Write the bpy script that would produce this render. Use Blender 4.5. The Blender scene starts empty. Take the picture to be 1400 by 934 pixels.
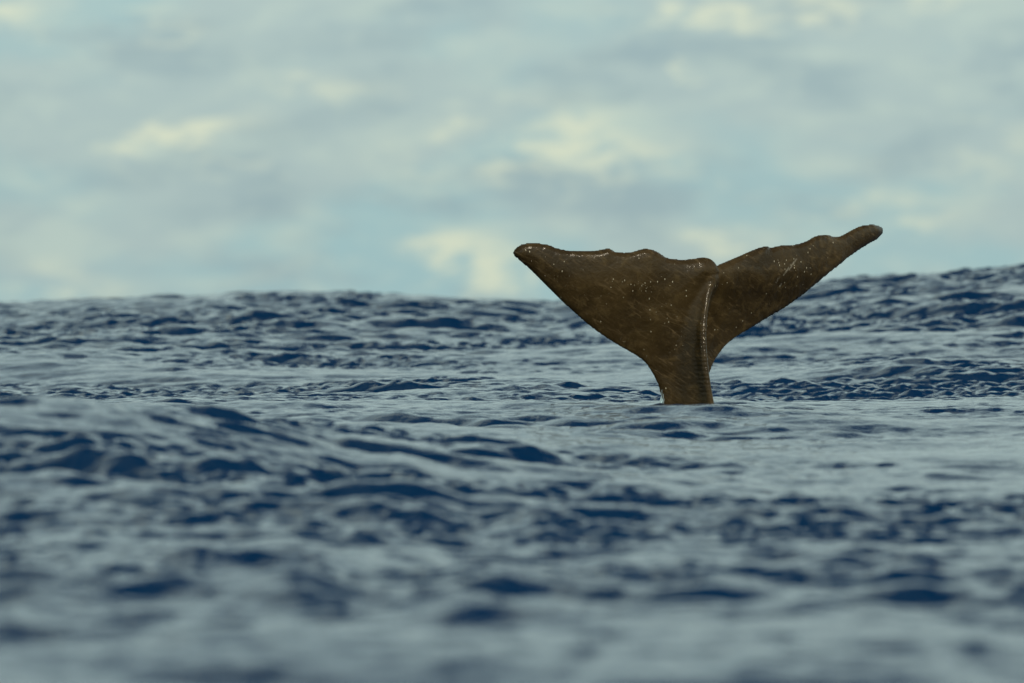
import bpy, math, numpy as np
from math import radians
np.random.seed(7)
scene = bpy.context.scene
COL = scene.collection

# ------------------------------------------------------------------ camera
EYE = 1.5                 # metres above mean sea level, a low boat
DIST = 79.0               # metres to the whale
LENS, SENSOR = 300.0, 36.0
RAD_PX = SENSOR / LENS / 1400.0     # radians per photograph pixel
HORIZON = 412.0           # photograph row of eye level
K = DIST * RAD_PX         # metres per photograph pixel at the whale
cam_d = bpy.data.cameras.new('camera')
cam = bpy.data.objects.new('camera', cam_d); COL.objects.link(cam)
cam_d.lens = LENS; cam_d.sensor_width = SENSOR
cam_d.clip_start = 0.5; cam_d.clip_end = 20000
cam.location = (0, 0, EYE)
cam.rotation_euler = (radians(90) - (467 - HORIZON) * RAD_PX, 0, 0)
cam_d.dof.use_dof = True
cam_d.dof.focus_distance = DIST
cam_d.dof.aperture_fstop = 2.2
scene.camera = cam
scene.render.engine = 'CYCLES'
scene.cycles.max_bounces = 4; scene.cycles.diffuse_bounces = 2; scene.cycles.glossy_bounces = 3
scene.cycles.caustics_reflective = False
vs = scene.view_settings
vs.view_transform = 'Standard'; vs.look = 'None'; vs.gamma = 1.0; vs.exposure = 0.0
vs.use_curve_mapping = False

# ------------------------------------------------------------------ node helper
class G:
    """small helper for math node graphs"""
    def __init__(s, nt): s.nt = nt
    def node(s, t, **kw):
        n = s.nt.nodes.new(t)
        for k, v in kw.items(): setattr(n, k, v)
        return n
    def link(s, a, b): s.nt.links.new(a, b)
    def put(s, v, sock):
        if hasattr(v, 'is_output'): s.link(v, sock)
        else: sock.default_value = v
    def m(s, op, a, b=None, c=None, clamp=False):
        n = s.node('ShaderNodeMath', operation=op, use_clamp=clamp)
        for i, v in enumerate((a, b, c)):
            if v is not None: s.put(v, n.inputs[i])
        return n.outputs[0]
    def vec(s, x, y, z):
        n = s.node('ShaderNodeCombineXYZ')
        for i, v in enumerate((x, y, z)): s.put(v, n.inputs[i])
        return n.outputs[0]
    def noise(s, v, scale, detail=4, rough=.5, dist=0.0):
        n = s.node('ShaderNodeTexNoise')
        s.link(v, n.inputs['Vector'])
        n.inputs['Scale'].default_value = scale; n.inputs['Detail'].default_value = detail
        n.inputs['Roughness'].default_value = rough; n.inputs['Distortion'].default_value = dist
        return n.outputs['Fac']
    def smooth(s, v, a, b, lo=0.0, hi=1.0):
        n = s.node('ShaderNodeMapRange', interpolation_type='SMOOTHSTEP')
        for i, q in enumerate((v, a, b, lo, hi)): s.put(q, n.inputs[i])
        return n.outputs[0]
    def mix(s, f, a, b):
        n = s.node('ShaderNodeMix', data_type='RGBA')
        s.put(f, n.inputs[0])
        for v, i in ((a, 6), (b, 7)):
            if hasattr(v, 'is_output'): s.link(v, n.inputs[i])
            else: n.inputs[i].default_value = (*v, 1)
        return n.outputs[2]

def lin(r, g, b):
    f = lambda c: c / 12.92 if c <= .04045 else ((c + .055) / 1.055) ** 2.4
    return tuple(f(c / 255) for c in (r, g, b))

# ------------------------------------------------------------------ world: cloudy sky
SUN_EL, SUN_AZ = radians(38), radians(150)     # azimuth from +y (view) towards +x: behind the camera, to the right
world = bpy.data.worlds.new('World'); scene.world = world; world.use_nodes = True
world.cycles.sampling_method = 'MANUAL'; world.cycles.sample_map_resolution = 512
nt = world.node_tree; nt.nodes.clear(); g = G(nt)
tc = g.node('ShaderNodeTexCoord')
sep = g.node('ShaderNodeSeparateXYZ'); g.link(tc.outputs['Generated'], sep.inputs[0])
dx, dy, dz = sep.outputs
az = g.m('ARCTAN2', dx, dy)
el = g.m('MAXIMUM', dz, 0.0)
low = g.vec(g.m('MULTIPLY', az, 1.0), g.m('MULTIPLY', el, 2.6), 0.0)      # far cloud banks, seen edge-on near the horizon
inv = g.m('DIVIDE', 1.0, g.m('ADD', el, 0.12))
high = g.vec(g.m('MULTIPLY', dx, inv), g.m('MULTIPLY', dy, inv), 3.0)      # cloud deck overhead
hi_f = g.smooth(el, 0.10, 0.45)
def banks(scale_low, scale_high, detail, rough, off, dist=0.0):
    ol = g.node('ShaderNodeVectorMath', operation='ADD'); g.link(low, ol.inputs[0]); ol.inputs[1].default_value = off
    oh = g.node('ShaderNodeVectorMath', operation='ADD'); g.link(high, oh.inputs[0]); oh.inputs[1].default_value = off
    a = g.noise(ol.outputs[0], scale_low, detail, rough, dist)
    b = g.noise(oh.outputs[0], scale_high, detail, rough, dist)
    return g.m('ADD', g.m('MULTIPLY', a, g.m('SUBTRACT', 1.0, hi_f)), g.m('MULTIPLY', b, hi_f))
broad = banks(26, 1.3, 3, .5, (3.1, 1.7, 0))
mid = banks(75, 2.6, 5, .55, (8.3, 2.2, 4.0), .4)
fine = banks(230, 7.0, 4, .55, (1.3, 5.2, 2.0), .3)
# sunlit cloud heaps low over the horizon: (azimuth, elevation) in photograph pixels from the view axis / eye level, with half sizes
HEAPS = [(-62, 42, 66, 34, 1.25), (-20, 66, 60, 26, .75), (-440, 215, 90, 26, .9), (-420, 238, 80, 22, .7), (-230, 295, 70, 26, .7), (70, 225, 120, 46, .85),
         (150, 205, 110, 40, .55), (-470, 372, 60, 30, .85), (-680, 392, 70, 34, 1.0), (290, 395, 90, 26, 1.1), (440, 402, 60, 22, .9),
         (250, 315, 16, 16, .8), (530, 118, 110, 20, .8), (330, 82, 70, 24, .8), (-580, 22, 90, 22, .75), (640, 175, 120, 34, .5),
         (-100, 170, 130, 50, .3), (700, 230, 60, 30, .5), (620, 408, 80, 20, .7), (-430, 270, 110, 30, .3)]
wob = g.m('MULTIPLY', g.m('SUBTRACT', mid, .5), 330.0)
wob2 = g.m('MULTIPLY', g.m('SUBTRACT', fine, .5), 130.0)
ax = g.m('ADD', g.m('ADD', g.m('DIVIDE', az, RAD_PX), g.m('MULTIPLY', wob, 1.3)), wob2)
ay = g.m('ADD', g.m('SUBTRACT', g.m('DIVIDE', el, RAD_PX), g.m('MULTIPLY', wob, .35)), g.m('MULTIPLY', wob2, .45))
heap = None
for hx, hy, sx, sy, amp in HEAPS:
    a = g.m('POWER', g.m('DIVIDE', g.m('SUBTRACT', ax, float(hx)), float(sx)), 2.0)
    b = g.m('POWER', g.m('DIVIDE', g.m('SUBTRACT', ay, float(hy)), float(sy)), 2.0)
    e = g.m('MULTIPLY', g.m('EXPONENT', g.m('MULTIPLY', g.m('ADD', a, b), -.8)), amp)
    heap = e if heap is None else g.m('ADD', heap, e)
# the same kind of heaps elsewhere in the sky, from noise
far_side = g.smooth(g.m('ABSOLUTE', az), 0.065, 0.10)
above = g.smooth(el, 0.036, 0.06)
elsewhere = g.m('MAXIMUM', far_side, above)
heap = g.m('ADD', heap, g.m('MULTIPLY', g.smooth(mid, .5, .72), elsewhere))
heap = g.m('MULTIPLY', heap, g.m('MULTIPLY', g.smooth(fine, .33, .64, .35, 1.15), g.smooth(mid, .3, .62, .6, 1.12)))
blue = lin(155, 187, 189); grey = lin(167, 187, 185); pale = lin(181, 199, 190); cream = lin(210, 217, 193); slate = lin(148, 171, 175)
c = g.mix(g.smooth(g.m('ADD', broad, g.smooth(el, .0, .03, -.04, .10)), .36, .60), blue, grey)
c = g.mix(g.smooth(mid, .44, .70, 0.0, .8), c, pale)
c = g.mix(g.smooth(banks(48, 2.0, 4, .5, (5.5, 9.1, 1.0)), .46, .68, 0.0, .85), c, slate)
c = g.mix(g.smooth(fine, .48, .74, 0.0, .32), c, pale)
c = g.mix(g.smooth(heap, .05, 1.3, 0.0, .86), c, cream)
lift = g.m('ADD', 1.05, g.m('MULTIPLY', el, 2.4))          # an overcast sky grows brighter upwards
sky = g.node('ShaderNodeTexSky', sky_type='NISHITA')
sky.sun_disc = False; sky.sun_elevation = SUN_EL; sky.sun_rotation = SUN_AZ
bg_sky = g.node('ShaderNodeBackground'); g.link(sky.outputs[0], bg_sky.inputs[0]); bg_sky.inputs[1].default_value = .05
bg_cl = g.node('ShaderNodeBackground'); g.link(c, bg_cl.inputs[0]); g.link(lift, bg_cl.inputs[1])
mx = g.node('ShaderNodeMixShader')
gap = g.smooth(g.m('SUBTRACT', banks(40, 1.1, 4, .55, (2.2, 6.1, 7.0)), g.smooth(el, .08, .75, .0, .38)), .12, .30)                    # overhead the deck is broken, towards the horizon its gaps close
g.link(g.m('ADD', g.m('MULTIPLY', gap, hi_f), g.m('MULTIPLY', g.m('SUBTRACT', 1.0, hi_f), .97)), mx.inputs[0])
g.link(bg_sky.outputs[0], mx.inputs[1]); g.link(bg_cl.outputs[0], mx.inputs[2])
wo = g.node('ShaderNodeOutputWorld'); g.link(mx.outputs[0], wo.inputs[0])

# ------------------------------------------------------------------ sun
sd = bpy.data.lights.new('sun', 'SUN'); so = bpy.data.objects.new('sun', sd); COL.objects.link(so)
sd.energy = 2.2; sd.angle = radians(2.0); sd.color = (1.0, .88, .68)
so.location = (-20, 20, 40)
# the lamp shines along its -Z
from mathutils import Vector
to_sun = Vector((math.sin(SUN_AZ) * math.cos(SUN_EL), math.cos(SUN_AZ) * math.cos(SUN_EL), math.sin(SUN_EL)))
so.rotation_euler = to_sun.to_track_quat('Z', 'Y').to_euler()

# ------------------------------------------------------------------ the sea
def tile(n, L, lmin, lmax, slope, seed, main=math.pi / 2, spread=4.0, expo=4.0):
    """one periodic patch of wind sea: height and choppy sideways shift, from a directional spectrum"""
    r = np.random.RandomState(seed)
    f = np.fft.fftfreq(n, d=L / n) * 2 * np.pi
    kx, ky = np.meshgrid(f, f, indexing='ij')
    k = np.hypot(kx, ky); k[0, 0] = 1
    k0, k1 = 2 * np.pi / lmax, 2 * np.pi / lmin
    P = k ** -expo * np.exp(-(k0 / k) ** 4) * np.exp(-(k / k1) ** 4)
    ang = np.arctan2(ky, kx) - main
    P *= .12 + np.abs(np.cos(ang)) ** spread
    P[0, 0] = 0
    h = (r.normal(size=(n, n)) + 1j * r.normal(size=(n, n))) * np.sqrt(P)
    s = np.sqrt((np.real(np.fft.ifft2(1j * kx * h)) ** 2 + np.real(np.fft.ifft2(1j * ky * h)) ** 2).mean())
    h *= slope / s
    H = np.real(np.fft.ifft2(h))
    X = np.real(np.fft.ifft2(1j * kx / k * h)); Y = np.real(np.fft.ifft2(1j * ky / k * h))
    return np.stack([H, X, Y], -1).astype(np.float32), L

def sample(t, x, y, rot=0.0, ox=0.0, oy=0.0):
    T, L = t; n = T.shape[0]
    c, s = math.cos(rot), math.sin(rot)
    u = ((x * c + y * s + ox) / L * n); v = ((-x * s + y * c + oy) / L * n)
    iu = np.floor(u).astype(np.int64); iv = np.floor(v).astype(np.int64)
    fu = (u - iu).astype(np.float32)[..., None]; fv = (v - iv).astype(np.float32)[..., None]
    i0, i1, j0, j1 = iu % n, (iu + 1) % n, iv % n, (iv + 1) % n
    r = (T[i0, j0] * (1 - fu) + T[i1, j0] * fu) * (1 - fv) + (T[i0, j1] * (1 - fu) + T[i1, j1] * fu) * fv
    h, a, b = r[..., 0], r[..., 1], r[..., 2]
    return h, a * c - b * s, a * s + b * c

SW = tile(512, 390.0, 14, 70, .030, 3, math.pi / 2 + .25, 6)
WA = tile(1024, 131.0, 1.6, 10, .058, 11, math.pi / 2 - .15, 3, 4)
WB = tile(1024, 37.0, .28, 1.7, .18, 23, math.pi / 2 + .1, 8.0, 3.8)
WC = tile(1024, 17.0, .08, .4, .20, 31, math.pi / 2, 6, 3.6)
GU = tile(256, 173.0, 9, 60, .05, 41, 0.3, 0.5)         # gusts: where the small ripples are rough or slick
GU[0][..., 0] /= GU[0][..., 0].std()
GV = tile(512, 71.0, 2.5, 9, .05, 43, math.pi / 2, 0.7); GV[0][..., 0] /= GV[0][..., 0].std()    # groups of ripples

def smoothpath(y, ys, zs):
    i = np.clip(np.searchsorted(ys, y) - 1, 0, len(ys) - 2)
    ys = np.asarray(ys, float); zs = np.asarray(zs, float)
    m = np.gradient(zs, ys)
    hgt = ys[i + 1] - ys[i]; t = np.clip((y - ys[i]) / hgt, 0, 1)
    return ((2*t**3 - 3*t**2 + 1) * zs[i] + (t**3 - 2*t**2 + t) * hgt * m[i] + (-2*t**3 + 3*t**2) * zs[i+1] + (t**3 - t**2) * hgt * m[i+1])

def gauss(x, y, cx, cy, sx, sy, rot=0.0):
    c, s = math.cos(rot), math.sin(rot)
    u = (x - cx) * c + (y - cy) * s; v = -(x - cx) * s + (y - cy) * c
    return np.exp(-.5 * ((u / sx) ** 2 + (v / sy) ** 2))

def swell(x, y):
    """the long swells that the photograph shows"""
    z = smoothpath(y, [-200, 0, 20, 34, 48, 62, 76, 82, 88, 96, 110, 126, 145, 185, 300], [0, 0, 0, .03, .20, .33, .46, .45, .55, .73, 1.09, 1.42, .95, .1, 0])
    crest = smoothpath(np.clip(x, -30, 30), [-31, -18, -10, -7.6, -6.4, -4.8, -3.3, -1.7, 0, .7, 2.2, 4.6, 7.6, 12, 18, 31],
                       [-.1, -.15, -.10, .0, .03, .12, .17, .16, .08, .07, .15, .42, .58, .6, .3, 0])
    z = z + gauss(x * 0, y, 0, 126, 1, 18) * crest
    z = z + .52 * gauss(x, y, -3.3, 56.5, 1.9, 4.5, .10)             # the heaped wave to the left in front of the whale
    z = z + .12 * gauss(x, y, -.6, 84, 1.6, 3.0)                   # little peaks behind
    z = z + .10 * gauss(x, y, 5.5, 88, 2.5, 3.0)
    return z

# cat's-paws and slicks: x, y, half sizes, rougher or smoother
ZONES = [(0, 87, 20, 4, .6), (-1.0, 87, 3.0, 3.5, .5), (.3, 84, 1.2, 2, .4), (0, 98, 20, 4, -.45), (4, 66, 5, 7, -.5), (2.5, 55, 2.5, 6, -.3), (-5, 57, 3, 5, .45), (3.9, 110, 1.4, 3, .85), (0, 110, 1.0, 2.5, .7), (-4.5, 107, 1.5, 2.5, .5), (0, 113, 30, 12, .12),
         (0, 124, 25, 4, .4), (6, 121, 4, 4, .35), (0, 47, 3, 2.5, -.5)]
TAIL_X = (942 - 700) * K
# single steep wavelets that stand out in front: photograph column and row of the face, half width in columns, height, slant
CRESTS = [(600, 805, 170, .18, -.03), (850, 830, 170, .13, -.08), (290, 775, 100, .11, .05), (150, 835, 200, .10, .03), (680, 900, 130, .12, -.03), (40, 915, 90, .11, 0), (1285, 822, 110, .10, 0),
          (1030, 718, 85, .075, 0), (1050, 752, 80, .075, .05), (50, 614, 110, .07, 0), (70, 644, 130, .07, -.05), (385, 594, 110, .06, -.12), (560, 630, 60, .09, -.15),
          (270, 655, 90, .10, -.15), (150, 712, 90, .07, 0), (870, 660, 60, .08, -.2), (600, 662, 70, .06, -.1), (1235, 650, 70, .07, .05), (1150, 900, 90, .07, 0), (420, 765, 50, .07, -.1),
          (960, 800, 70, .07, -.1), (1180, 770, 60, .05, 0), (520, 716, 50, .05, 0), (1340, 572, 60, .05, 0), (30, 690, 60, .08, -.05), (330, 925, 120, .06, 0), (1330, 925, 100, .06, 0), (1120, 855, 70, .06, .05),
          (915, 562, 14, .030, 0), (958, 560, 10, .024, 0), (1000, 561, 22, .03, 0), (868, 561, 20, .03, 0)]
def on_swell(px, py):
    """where the line of sight through a photograph pixel meets the long swell"""
    yy = np.linspace(25, 78.0, 1500); xx = (px - 700) * RAD_PX * yy
    hit = np.where(EYE - (py - HORIZON) * RAD_PX * yy <= swell(xx, yy))[0]
    i = hit[0] if len(hit) else -1
    return xx[i], yy[i]
def crests(x, y):
    r = np.random.RandomState(77); z = np.zeros_like(x)
    for px, py, hw, A, slant in CRESTS:
        cx, cy = on_swell(px, py); sx = hw * RAD_PX * cy * 1.25; A = A * .8
        m = (np.abs(x - cx) < 4 * sx) & (np.abs(y - cy) < 4)
        u = x[m] - cx; ph = r.uniform(0, 6, 3)
        v = y[m] - cy - slant * u * 3 + .20 * sx * np.sin(u / sx * 1.9 + ph[0]) + .10 * sx * np.sin(u / sx * 5 + ph[1])
        f = .10 + .15 * A
        prof = np.where(v < 0, np.exp(-.5 * (v / f) ** 2), np.exp(-.5 * (v / (6 * f)) ** 2))
        z[m] += A * prof * np.exp(-.5 * np.abs(u / sx) ** 2.5) * (1 + .25 * np.sin(u / sx * 3.3 + ph[2]))
    return z
def sea_height(x, y, dxx, dyy):
    sp = np.maximum(dxx, dyy)
    z = swell(x, y)
    X = np.zeros_like(x); Y = np.zeros_like(x)
    far = np.clip((np.abs(y - 85) - 75) / 100, 0, 1); far = far * far * (3 - 2 * far)
    far = np.maximum(far, np.clip((np.abs(x) - 25) / 40, 0, 1))
    gust = sample(GU, x, y)[0]
    grp = sample(GV, x, y, .3)[0]
    zone = -.42 * np.clip((60 - y) / 20, 0, 1)
    for cx, cy, sx, sy, amp in ZONES: zone = zone + amp * gauss(x, y, cx, cy, sx, sy)
    small = gauss(x * 0, y, 0, 87, 1, 4.5)                              # about the tail only small ripples run
    patch = np.exp(np.clip(.35 * gust + .55 * grp - .2 + np.where(y < 70, .5, 1.0) * zone + .45 * small, -1.5 + 1.2 * small, .9)).astype(np.float32)
    patch2 = np.exp(np.clip(.35 * gust + .45 * sample(GV, x, y, -.5, 31, 17)[0] - .25 + zone - .7 * small, -1.4, .42)).astype(np.float32)
    lean = .9                                                       # wind-driven crests lean towards the boat
    for t, rot, ox, oy, lam, amp, chop in ((SW, 0, 40, 11, 20, .35 + .65 * far, .5), (WA, .07, 5, 3, 4, 1.0, .9),
                                           (WB, -.11, 3, 9, 1.0, patch2, .8), (WC, .2, 1, 2, .32, patch, .6)):
        w = np.clip(lam / sp / 2.2 - .8, 0, 1) * amp
        h, a, b = sample(t, x, y, rot, ox, oy)
        z = z + h * w; X = X - a * w * chop; Y = Y - b * w * chop - lean * h * w
    z = z + crests(x, y)
    rr = np.hypot(x - TAIL_X, y - DIST)                              # rings spreading from the tail
    z = z + .022 * np.cos(rr * 2 * math.pi / .34) * np.exp(-rr / .7) * (rr < 6)
    return X, Y, z

def spacing(a, b, f):
    out = [a]
    while out[-1] < b: out.append(out[-1] + f(out[-1]))
    return np.array(out)
dense_y = spacing(14.0, 160.0, lambda y: (.032 + .00045 * y) * (1 - .35 * math.exp(-((y - 86) / 10) ** 2)))
far_y = [dense_y[-1]]; st = .15
while far_y[-1] < 6000: st *= 1.06; far_y.append(far_y[-1] + st)
near_y = [14.0]; st = .05
while near_y[-1] > -500: st *= 1.12; near_y.append(near_y[-1] - st)
ys = np.concatenate([near_y[:0:-1], dense_y, far_y[1:]])
nd = 420
half = np.linspace(-1, 1, nd + 1)
out = [1.0]; st = 2.0 / nd
while out[-1] < 900: st *= 1.16; out.append(out[-1] + st)
out = np.array(out[1:])
xs = np.concatenate([-out[::-1], half, out])
wy = 1.6 + .078 * np.clip(ys, 14, 160)                   # half width of the finely meshed lane
Y0 = np.repeat(ys[:, None], len(xs), 1); X0 = wy[:, None] * xs[None, :]
DX = np.abs(np.gradient(X0, axis=1)); DY = np.abs(np.gradient(Y0, axis=0))
sX, sY, Z0 = sea_height(X0, Y0, DX, DY)
for _ in range(4):                                       # no wavelet may topple over
    jac = np.gradient(Y0 + sY, axis=0) / DY
    mk = np.clip((.5 - jac) / .25, 0, 1)
    for q in (1, 2): mk = np.maximum(mk, np.maximum(np.roll(mk, 1, 0), np.roll(mk, -1, 0)))
    for arr in (sY, Z0):
        bl = (np.roll(arr, 1, 0) + arr + np.roll(arr, -1, 0)) / 3; bl = (np.roll(bl, 1, 0) + bl + np.roll(bl, -1, 0)) / 3
        bl[:4] = arr[:4]; bl[-4:] = arr[-4:]
        arr += (bl - arr) * mk
ok = (np.abs(X0) < 200)
co = np.stack([X0 + sX * ok, Y0 + sY * ok, Z0], -1).reshape(-1, 3).astype(np.float32)

def quad_mesh(name, co, quads):
    me = bpy.data.meshes.new(name)
    me.vertices.add(len(co)); me.vertices.foreach_set('co', co.astype(np.float32).ravel())
    me.loops.add(quads.size); me.loops.foreach_set('vertex_index', quads.astype(np.int32).ravel())
    me.polygons.add(len(quads))
    me.polygons.foreach_set('loop_start', np.arange(0, quads.size, quads.shape[1], dtype=np.int32))
    me.polygons.foreach_set('use_smooth', np.ones(len(quads), bool))
    me.update(calc_edges=True)
    return me

nr, nc = X0.shape
idx = np.arange(nr * nc).reshape(nr, nc)
quads = np.stack([idx[:-1, :-1], idx[:-1, 1:], idx[1:, 1:], idx[1:, :-1]], -1).reshape(-1, 4)
me = quad_mesh('sea', co, quads)
sea = bpy.data.objects.new('sea', me); COL.objects.link(sea); sea['kind'] = 'structure'
sea['label'] = 'deep blue rippled ocean swell reflecting a pale cloudy sky'
mat = bpy.data.materials.new('sea_water'); mat.use_nodes = True
g = G(mat.node_tree); b = mat.node_tree.nodes['Principled BSDF']
b.inputs['Base Color'].default_value = (.0001, .020, .064, 1)
b.inputs['Roughness'].default_value = .04
b.inputs['IOR'].default_value = 1.333
tc = g.node('ShaderNodeTexCoord')
mp = g.node('ShaderNodeMapping'); g.link(tc.outputs['Object'], mp.inputs[0]); mp.inputs['Scale'].default_value = (.7, 1.25, 1.0)
rip = g.m('ADD', g.noise(mp.outputs[0], 9.0, 5, .6, .3), g.m('MULTIPLY', g.noise(mp.outputs[0], 26.0, 3, .55), .35))
bp = g.node('ShaderNodeBump'); g.link(rip, bp.inputs['Height']); bp.inputs['Strength'].default_value = 1.0; bp.inputs['Distance'].default_value = .011
g.link(bp.outputs[0], b.inputs['Normal'])
me.materials.append(mat)

# ------------------------------------------------------------------ the whale's tail
LEFT_TRAIL = [(703,344),(708,338),(717,334),(730,333),(742,334),(753,336.5),(762,340.5),(779,343.4),(804,344),(820,342.6),(828,340.8),(834,341),(841,345),(857,346.5),
              (869,344),(878.6,341.2),(891,342),(902,347.4),(909,352),(916,354.5),(934.5,356),(953,354),(962.4,352.7),(972,356),(978,362),(981,371),(978,381),(971,391)]
LEFT_LEAD = [(966,430),(958,480),(948,540),(930,600),(921,600),(914,574),(907.5,552),(902,530),(894,512),(882,494),(866,483),(841,468.5),(813.4,450),(785.5,426.5),(756,398.6),(726.5,369),(709,354),(703.5,348)]
RIGHT = [(974,372),(980.5,364.5),(993,359),(1013,350.5),(1035,341),(1049,337.8),(1053.5,339.9),(1069,336.6),(1087.6,335.6),(1103,331),(1115.5,324),(1131,321.8),(1142,325),(1153,322.6),
         (1168,314),(1181,309),(1190,308),(1199,308.6),(1205,311),(1207.5,315),(1205.5,320),(1198,327),(1184,335),(1165,347.4),(1143.5,364.5),(1118.6,384.7),(1094,405),(1069,422),
         (1044,436.5),(1022,450),(1004,461),(990,473),(980.5,485.5),(974,496),(969.7,507),(960,530),(944,540),(950,500),(960,440),(968,395)]
TAN_L, TAN_R = math.tan(radians(24)), math.tan(radians(42))
def zz(py): return EYE + (HORIZON - py) * K
ZB = zz(555)
# tail stock, by photograph row: keel column, keel depth b, half breadth a
ST_PY = np.array([370, 390, 410, 430, 455, 480, 510, 535, 555, 590, 700, 900.])
ST_KX = np.array([978, 973.5, 967.5, 964.5, 962.5, 963.5, 966.5, 970.5, 974, 980, 1000, 1040.])
ST_B = np.array([.03, .07, .14, .20, .26, .30, .335, .35, .36, .40, .56, .80])
ST_A = np.array([.06, .09, .11, .12, .125, .13, .14, .147, .155, .175, .28, .48])
YAW = radians(35); NX, NY = math.sin(YAW), -math.cos(YAW); UX, UY = math.cos(YAW), math.sin(YAW)
def smoothrow(py, arr):
    P = np.linspace(370, 900, 531); A = np.interp(P, ST_PY, arr)
    ker = np.hanning(41); ker /= ker.sum()
    A = np.convolve(np.pad(A, 20, mode='edge'), ker, mode='valid')
    return np.interp(py, P, A)
def rowf(z, arr): return smoothrow(HORIZON - (z - EYE) / K, arr)
def axis_x(z): return (rowf(z, ST_KX) - 700) * K - NX * rowf(z, ST_B)

def to_world(p, tan):
    px, py = p; y = 0.0
    for _ in range(6):                     # a pixel's place on the blade's own plane
        s = 1 + y / DIST
        x = (px - 700) * K * s; z = EYE + (HORIZON - py) * K * s
        y = (x - axis_x(z)) * tan
    return x, z
def densify(P, n=3):
    """round off the traced outline a little (centripetal spline)"""
    P = np.array(P); N = len(P); o = []
    for i in range(N):
        p0, p1, p2, p3 = P[i-1], P[i], P[(i+1) % N], P[(i+2) % N]
        for t in np.linspace(0, 1, n, endpoint=False):
            o.append(.5 * ((2*p1) + (-p0+p2)*t + (2*p0-5*p1+4*p2-p3)*t*t + (-p0+3*p1-3*p2+p3)*t**3))
    return np.array(o)
def poly_dist(P, X, Z):
    """signed distance to a closed outline, positive inside"""
    d = np.full(X.shape, 1e9); ins = np.zeros(X.shape, bool)
    for (x0, z0), (x1, z1) in zip(P, np.roll(P, -1, 0)):
        ex, ez = x1 - x0, z1 - z0; L2 = ex*ex + ez*ez + 1e-12
        t = np.clip(((X-x0)*ex + (Z-z0)*ez) / L2, 0, 1)
        d = np.minimum(d, np.hypot(X-x0-t*ex, Z-z0-t*ez))
        if z0 != z1:
            cr = ((z0 > Z) != (z1 > Z)) & (X < (x1-x0)*(Z-z0)/(z1-z0) + x0)
            ins ^= cr
    return np.where(ins, d, -d)
PL = densify([to_world(p, TAN_L) for p in LEFT_TRAIL + LEFT_LEAD])
PR = densify([to_world(p, TAN_R) for p in RIGHT])

H = .012
gx = np.arange(-.12, 3.72, H, dtype=np.float32)
gz = np.arange(ZB - 1.15, zz(300), H, dtype=np.float32)
gy = np.arange(-1.15, 1.75, H, dtype=np.float32)
XX, ZZ = np.meshgrid(gx, gz, indexing='ij')
AX = axis_x(ZZ)
dl = poly_dist(PL, XX, ZZ) + .009; dr = poly_dist(PR, XX, ZZ) + .011
def blade(d, tan, off, side):
    s = np.abs(XX - AX) / math.cos(math.atan(tan))          # distance along the span
    bend = .05 * np.clip(s - .5, 0, 3) ** 2
    mid = (XX - AX) * tan + off + bend
    root = np.exp(-(s / .42) ** 2)
    tmax = .060 - .012 * np.clip(s / 2, 0, 1) + .035 * root
    low = .5 + .5 * np.tanh((zz(430) + .30 * (s - .6) - ZZ) / .35) if side < 0 else .5 + .5 * np.tanh((zz(395) + .16 * (s - .8) - ZZ) / .25)
    w = .09 + .26 * low + .10 * root                        # full towards the leading edge, thin towards the trailing one
    curl = np.clip(1 - d / .055, 0, 1.2) ** 2 * .034 * (1 - low) * (s > .06)
    mid = mid + curl
    tm = tmax * (.5 + .5 * np.clip(d / .35, 0, 1))
    return mid.astype(np.float32), tm.astype(np.float32), np.maximum(1 - d / w, 0).astype(np.float32), math.cos(math.atan(tan))
ml, tl, ql, cl = blade(dl, TAN_L, -.012, -1)
mr, tr, qr, cr_ = blade(dr, TAN_R, .02, 1)
def smin(a, b, k):
    h = np.clip(.5 + .5 * (b - a) / k, 0, 1)
    return b * (1 - h) + a * h - k * h * (1 - h)
KB = rowf(ZZ, ST_B); KA = rowf(ZZ, ST_A)
KF = rowf(ZZ, np.interp(ST_PY, [370, 420, 480, 560], [.10, .09, .065, .05]))
KS = rowf(ZZ, np.interp(ST_PY, [370, 400, 440, 500], [.015, .03, .05, .055]))
F = np.empty((len(gx), len(gy), len(gz)), np.float32)
for j, y in enumerate(gy):
    fl = (np.hypot((y - ml) * cl / tl, ql) - 1) * tl
    fr = (np.hypot((y - mr) * cr_ / tr, qr) - 1) * tr
    ddx = XX - AX
    n = ddx * NX + y * NY; u = ddx * UX + y * UY
    rr = np.hypot(n / (KB * np.where(n > 0, .52, 1.0)), u / KA)   # rounded stock
    fs = (rr - 1) * np.minimum(KA, KB) * .9
    R = np.minimum(.030, KB * .5)
    fin = np.where(n > 0, np.hypot(u, np.maximum(n - (KB - R), 0)) - R - .04 * np.clip(1 - n / KB, 0, 1), np.hypot(u, n))
    fs = smin(fs, fin, KF)                                       # with a narrow keel standing out of it
    top = (ZZ - zz(378)) * .8
    fs = np.maximum(fs, top)
    f = smin(fl, fr, .010)
    F[:, j, :] = smin(f, fs, KS)
F[:, :, 0] = np.maximum(F[:, :, 0], .01)

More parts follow.
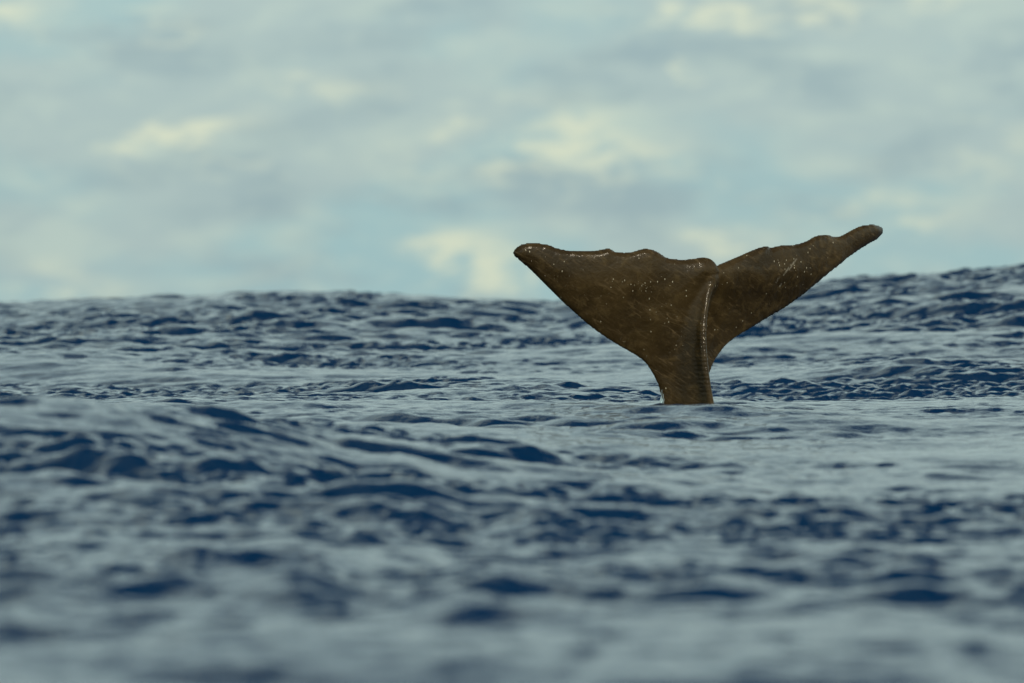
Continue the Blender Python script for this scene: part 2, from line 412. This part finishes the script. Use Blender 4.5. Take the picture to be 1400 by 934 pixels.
def surface_nets(F, gx, gy, gz):
    ins = F < 0
    nx, ny, nz = F.shape
    cnt = np.zeros((nx-1, ny-1, nz-1), np.int8)
    C = [(i, j, k) for i in (0, 1) for j in (0, 1) for k in (0, 1)]
    for i, j, k in C: cnt += ins[i:nx-1+i, j:ny-1+j, k:nz-1+k]
    act = (cnt > 0) & (cnt < 8)
    ci = np.argwhere(act)
    vid = np.full(act.shape, -1, np.int64); vid[act] = np.arange(len(ci))
    P = np.zeros((len(ci), 3)); W = np.zeros(len(ci))
    for a in C:
        for ax in range(3):
            if a[ax]: continue
            b = list(a); b[ax] = 1
            fa = F[ci[:,0]+a[0], ci[:,1]+a[1], ci[:,2]+a[2]]; fb = F[ci[:,0]+b[0], ci[:,1]+b[1], ci[:,2]+b[2]]
            s = (fa < 0) != (fb < 0)
            t = np.where(s, fa / np.where(s, fa - fb, 1), 0)
            p = np.tile(np.array(a, float), (len(ci), 1)); p[:, ax] += t
            P += p * s[:, None]; W += s
    P = P / W[:, None] + ci
    co = np.stack([gx[0] + P[:,0]*H, gy[0] + P[:,1]*H, gz[0] + P[:,2]*H], -1)
    Q = []
    for ax in range(3):
        sl0 = [slice(1, -1)] * 3; sl1 = [slice(1, -1)] * 3
        sl0[ax] = slice(0, -1); sl1[ax] = slice(1, None)
        a, b = ins[tuple(sl0)], ins[tuple(sl1)]
        e = np.argwhere(a != b); up = a[a != b]
        base = e.copy()
        for q in range(3):
            if q != ax: base[:, q] += 1
        o1, o2 = [q for q in ((ax+1) % 3, (ax+2) % 3)]
        def cell(d1, d2):
            c = base.copy(); c[:, o1] -= d1; c[:, o2] -= d2
            return vid[c[:,0], c[:,1], c[:,2]]
        q = np.stack([cell(1,1), cell(0,1), cell(0,0), cell(1,0)], -1)
        q[~up] = q[~up][:, ::-1]
        Q.append(q)
    Q = np.concatenate(Q); Q = Q[(Q >= 0).all(1)]
    return co, Q
co, quads = surface_nets(F, gx, gy, gz)
# relax the lattice steps
edges = np.concatenate([quads[:, [i, (i+1) % 4]] for i in range(4)])
for it in range(8):
    acc = np.zeros_like(co); w = np.zeros(len(co))
    for c in range(3): acc[:, c] = np.bincount(edges[:, 0], co[edges[:, 1], c], len(co)) + np.bincount(edges[:, 1], co[edges[:, 0], c], len(co))
    w = np.bincount(edges[:, 0], minlength=len(co)) + np.bincount(edges[:, 1], minlength=len(co))
    lam = .5 if it % 2 == 0 else -.52
    co = co + lam * (acc / w[:, None] - co)
BASE = np.array([axis_x(np.array(ZB)), DIST, ZB])
# attributes: where the skin is ribbed beside the keel
ddx = co[:, 0] - axis_x(co[:, 2]); n_ = ddx * NX + co[:, 1] * NY; u_ = ddx * UX + co[:, 1] * UY
kb = rowf(co[:, 2], ST_B); py_ = HORIZON - (co[:, 2] - EYE) / K
rib = np.clip((n_ / kb - .55) / .2, 0, 1) * np.clip((py_ - 425) / 25, 0, 1) * np.clip((560 - py_) / 40, 0, 1) * (u_ < .05)
wco = co + np.array([0, DIST, 0]) - BASE
wm = quad_mesh('sperm_whale', wco, quads)
at = wm.attributes.new('rib', 'FLOAT', 'POINT'); at.data.foreach_set('value', rib.astype(np.float32))
whale = bpy.data.objects.new('sperm_whale', wm); COL.objects.link(whale)
whale.location = BASE
whale['label'] = 'wet brown whale tail with broad ragged flukes raised above the sea'
whale['category'] = 'whale'

mat = bpy.data.materials.new('whale_skin'); mat.use_nodes = True
g = G(mat.node_tree); b = mat.node_tree.nodes['Principled BSDF']
tc = g.node('ShaderNodeTexCoord'); ob = tc.outputs['Object']
n1 = g.noise(ob, 2.2, 5, .6, .4); n2 = g.noise(ob, 9.0, 5, .6, .6); n3 = g.noise(ob, 45.0, 4, .6)
mp = g.node('ShaderNodeMapping'); g.link(ob, mp.inputs[0]); mp.inputs['Rotation'].default_value = (0, radians(-32), 0)
mq = g.node('ShaderNodeMapping'); g.link(mp.outputs[0], mq.inputs[0]); mq.inputs['Scale'].default_value = (4, 6, 24)
n4 = g.noise(mq.outputs[0], 1.0, 5, .65, 1.2)
c = g.mix(g.smooth(n1, .36, .68), (.029, .0178, .0052), (.050, .0312, .0100))
c = g.mix(g.smooth(n2, .48, .74, 0, .7), c, (.084, .055, .020))
c = g.mix(g.smooth(n4, .54, .74, 0, .65), c, (.13, .088, .042))
c = g.mix(g.smooth(n3, .60, .75, 0, .5), c, (.025, .017, .009))
# pale scars: thin lines in the whale's own x-z plane (metres from its base)
sx_, sy_, sz_ = g.node('ShaderNodeSeparateXYZ').outputs
g.link(ob, sx_.node.inputs[0])
def scar(p, q, w):
    def loc(P):
        x = (P[0] - 700) * K; z = zz(P[1]); return x * 1.0 - BASE[0], z - ZB
    (x0, z0), (x1, z1) = loc(p), loc(q)
    ex, ez = x1 - x0, z1 - z0; L2 = ex*ex + ez*ez
    a = g.m('SUBTRACT', sx_, float(x0)); cc = g.m('SUBTRACT', sz_, float(z0))
    t = g.m('DIVIDE', g.m('ADD', g.m('MULTIPLY', a, float(ex)), g.m('MULTIPLY', cc, float(ez))), float(L2), clamp=True)
    u = g.m('SUBTRACT', a, g.m('MULTIPLY', t, float(ex))); v = g.m('SUBTRACT', cc, g.m('MULTIPLY', t, float(ez)))
    d = g.m('SQRT', g.m('ADD', g.m('MULTIPLY', u, u), g.m('MULTIPLY', v, v)))
    return g.smooth(d, float(w), 0.0)
sc = None
for p, q, w in [((1082,368),(1092,354),.014), ((1077,372),(1084,362),.012), ((1064,386),(1068,378),.012), ((1074,376),(1078,370),.010),
                ((1069,392),(1071,388),.010)]:
    s = g.m('MULTIPLY', scar(p, q, w), g.smooth(n3, .35, .6))
    sc = s if sc is None else g.m('MAXIMUM', sc, s)
c = g.mix(g.m('MULTIPLY', sc, .42), c, (.42, .38, .30))
g.link(c, b.inputs['Base Color'])
g.link(g.smooth(n2, .3, .7, .34, .52), b.inputs['Roughness'])
b.inputs['Coat Weight'].default_value = .42; b.inputs['Coat Roughness'].default_value = .12; b.inputs['Coat IOR'].default_value = 1.33
b.inputs['Specular IOR Level'].default_value = .08
an = g.node('ShaderNodeAttribute', attribute_name='rib')
ribs = g.m('MULTIPLY', g.m('SINE', g.m('ADD', g.m('MULTIPLY', sz_, 2 * math.pi / .040), g.m('MULTIPLY', n2, 9.0))), an.outputs['Fac'])
hgt = g.m('ADD', g.m('ADD', g.m('MULTIPLY', n2, .006), g.m('MULTIPLY', n3, .0016)), g.m('ADD', g.m('MULTIPLY', ribs, .0009), g.m('MULTIPLY', n1, .03)))
bp = g.node('ShaderNodeBump'); g.link(hgt, bp.inputs['Height']); bp.inputs['Distance'].default_value = 1.0; bp.inputs['Strength'].default_value = 1.0
g.link(bp.outputs[0], b.inputs['Normal']); g.link(bp.outputs[0], b.inputs['Coat Normal'])
wm.materials.append(mat)

# ------------------------------------------------------------------ water clinging to the tail
nrm = np.empty(len(wm.vertices) * 3, np.float32); wm.vertex_normals.foreach_get('vector', nrm); nrm = nrm.reshape(-1, 3)
r = np.random.RandomState(5)
front = np.where((nrm[:, 1] < -.25) & (wco[:, 2] > .05))[0]
px_ = 700 + co[:, 0] / K / (1 + co[:, 1] / DIST)
pyy = HORIZON - (co[:, 2] - EYE) / K / (1 + co[:, 1] / DIST)
dens = (1.0 * np.exp(-(((px_ - 890) / 60) ** 2 + ((pyy - 400) / 34) ** 2)) + 1.1 * np.exp(-(((px_ - 1085) / 34) ** 2 + ((pyy - 365 - (1085 - px_) * .5) / 22) ** 2))
        + 1.0 * np.exp(-((px_ - (945 - (pyy - 430) * .35)) / 7) ** 2) * np.clip((pyy - 395) / 20, 0, 1) * np.clip((500 - pyy) / 30, 0, 1)
        + .12 * (pyy < 470) + .10)
keel_line = .7 * np.exp(-((px_ - np.interp(pyy, ST_PY, ST_KX) + 3) / 3.5) ** 2) * np.clip((pyy - 420) / 20, 0, 1) * (nrm[:, 1] < -.1)
dens = dens + keel_line
cen = r.choice(front, 70, p=dens[front] / dens[front].sum())       # the beads gather in clusters and short runs
clus = np.zeros(len(co))
for q in cen:
    e = wco - wco[q]; ang = r.uniform(-.5, 1.2); sl = r.uniform(.03, .10); sw = r.uniform(.012, .03)
    a_ = e[:, 0] * math.cos(ang) + e[:, 2] * math.sin(ang); b_ = -e[:, 0] * math.sin(ang) + e[:, 2] * math.cos(ang)
    clus += np.exp(-.5 * ((a_ / sl) ** 2 + (b_ / sw) ** 2))
dens = dens * (.10 + clus)
pr = dens[front] / dens[front].sum()
pick = r.choice(front, 620, replace=False, p=pr)  # beads of water
oct_v = []; seg = 6
for ring, (rr, hh) in enumerate(((1.0, 0.0), (.8, .42))):
    for i in range(seg): oct_v.append((rr * math.cos(i * 2 * math.pi / seg), rr * math.sin(i * 2 * math.pi / seg), hh))
oct_v.append((0, 0, .62)); oct_v = np.array(oct_v)
tri = []
for i in range(seg):
    j = (i + 1) % seg
    tri += [(i, j, seg + j), (i, seg + j, seg + i), (seg + i, seg + j, 2 * seg)]
tri = np.array(tri)
V, T = [], []
for v in pick:
    n = nrm[v] / np.linalg.norm(nrm[v]); up = np.array([0, 0, 1.0]); t1 = np.cross(up, n); t1 /= np.linalg.norm(t1) + 1e-9; t2 = np.cross(n, t1)
    s = .0016 + .0038 * r.rand() ** 2.5; lng = r.uniform(1, 2.6)
    P = wco[v] + n * (-.002) + s * (oct_v[:, :1] * t1 + lng * oct_v[:, 1:2] * t2 + oct_v[:, 2:] * n)
    T.append(tri + len(V) * len(oct_v)); V.append(P)
dm = quad_mesh('water_droplets', np.concatenate(V), np.concatenate(T))
drops = bpy.data.objects.new('water_droplets', dm); COL.objects.link(drops); drops.parent = whale; drops['kind'] = 'stuff'
mat = bpy.data.materials.new('droplet_glint'); mat.use_nodes = True
b = mat.node_tree.nodes['Principled BSDF']
b.inputs['Base Color'].default_value = (.5, .44, .31, 1); b.inputs['Roughness'].default_value = .12; b.inputs['IOR'].default_value = 1.33  # opaque pale gold: the beads' sun glints are painted into their base colour
dm.materials.append(mat)

# thin strings of water running off the near edge of the stock
tv, tq = [], []
for k, (px, py0, wdt) in enumerate([(904.5, 533, .007), (906.2, 538, .009), (903.2, 541, .006), (908, 545, .007)]):
    n0 = len(tv)
    for i in range(9):
        t = i / 8
        x = (px - 700 - 1.0 * t + .5 * math.sin(4 * t + k)) * K - BASE[0]; z = zz(py0 + (556 - py0) * t) - ZB; rad = wdt * (.4 + .8 * t + .35 * math.sin(9 * t + 2 * k) * t)
        yy = (px - 942) * K * TAN_L - .05 - .012 * k
        for q in range(6): tv.append((x + rad * math.cos(q * math.pi / 3), yy + rad * math.sin(q * math.pi / 3), z))
    for i in range(8):
        for q in range(6): tq.append((n0 + i*6 + q, n0 + i*6 + (q+1) % 6, n0 + (i+1)*6 + (q+1) % 6, n0 + (i+1)*6 + q))
tm_ = quad_mesh('water_trickle', np.array(tv), np.array(tq))
trick = bpy.data.objects.new('water_trickle', tm_); COL.objects.link(trick); trick.parent = whale; trick['kind'] = 'stuff'
mat = bpy.data.materials.new('trickling_water'); mat.use_nodes = True
b = mat.node_tree.nodes['Principled BSDF']
b.inputs['Base Color'].default_value = (.75, .85, .85, 1); b.inputs['Roughness'].default_value = .05; b.inputs['IOR'].default_value = 1.33
b.inputs['Transmission Weight'].default_value = .92
tm_.materials.append(mat)

print('sea tris', 2 * (nr - 1) * (nc - 1), 'whale quads', len(quads), len(ys), len(xs))
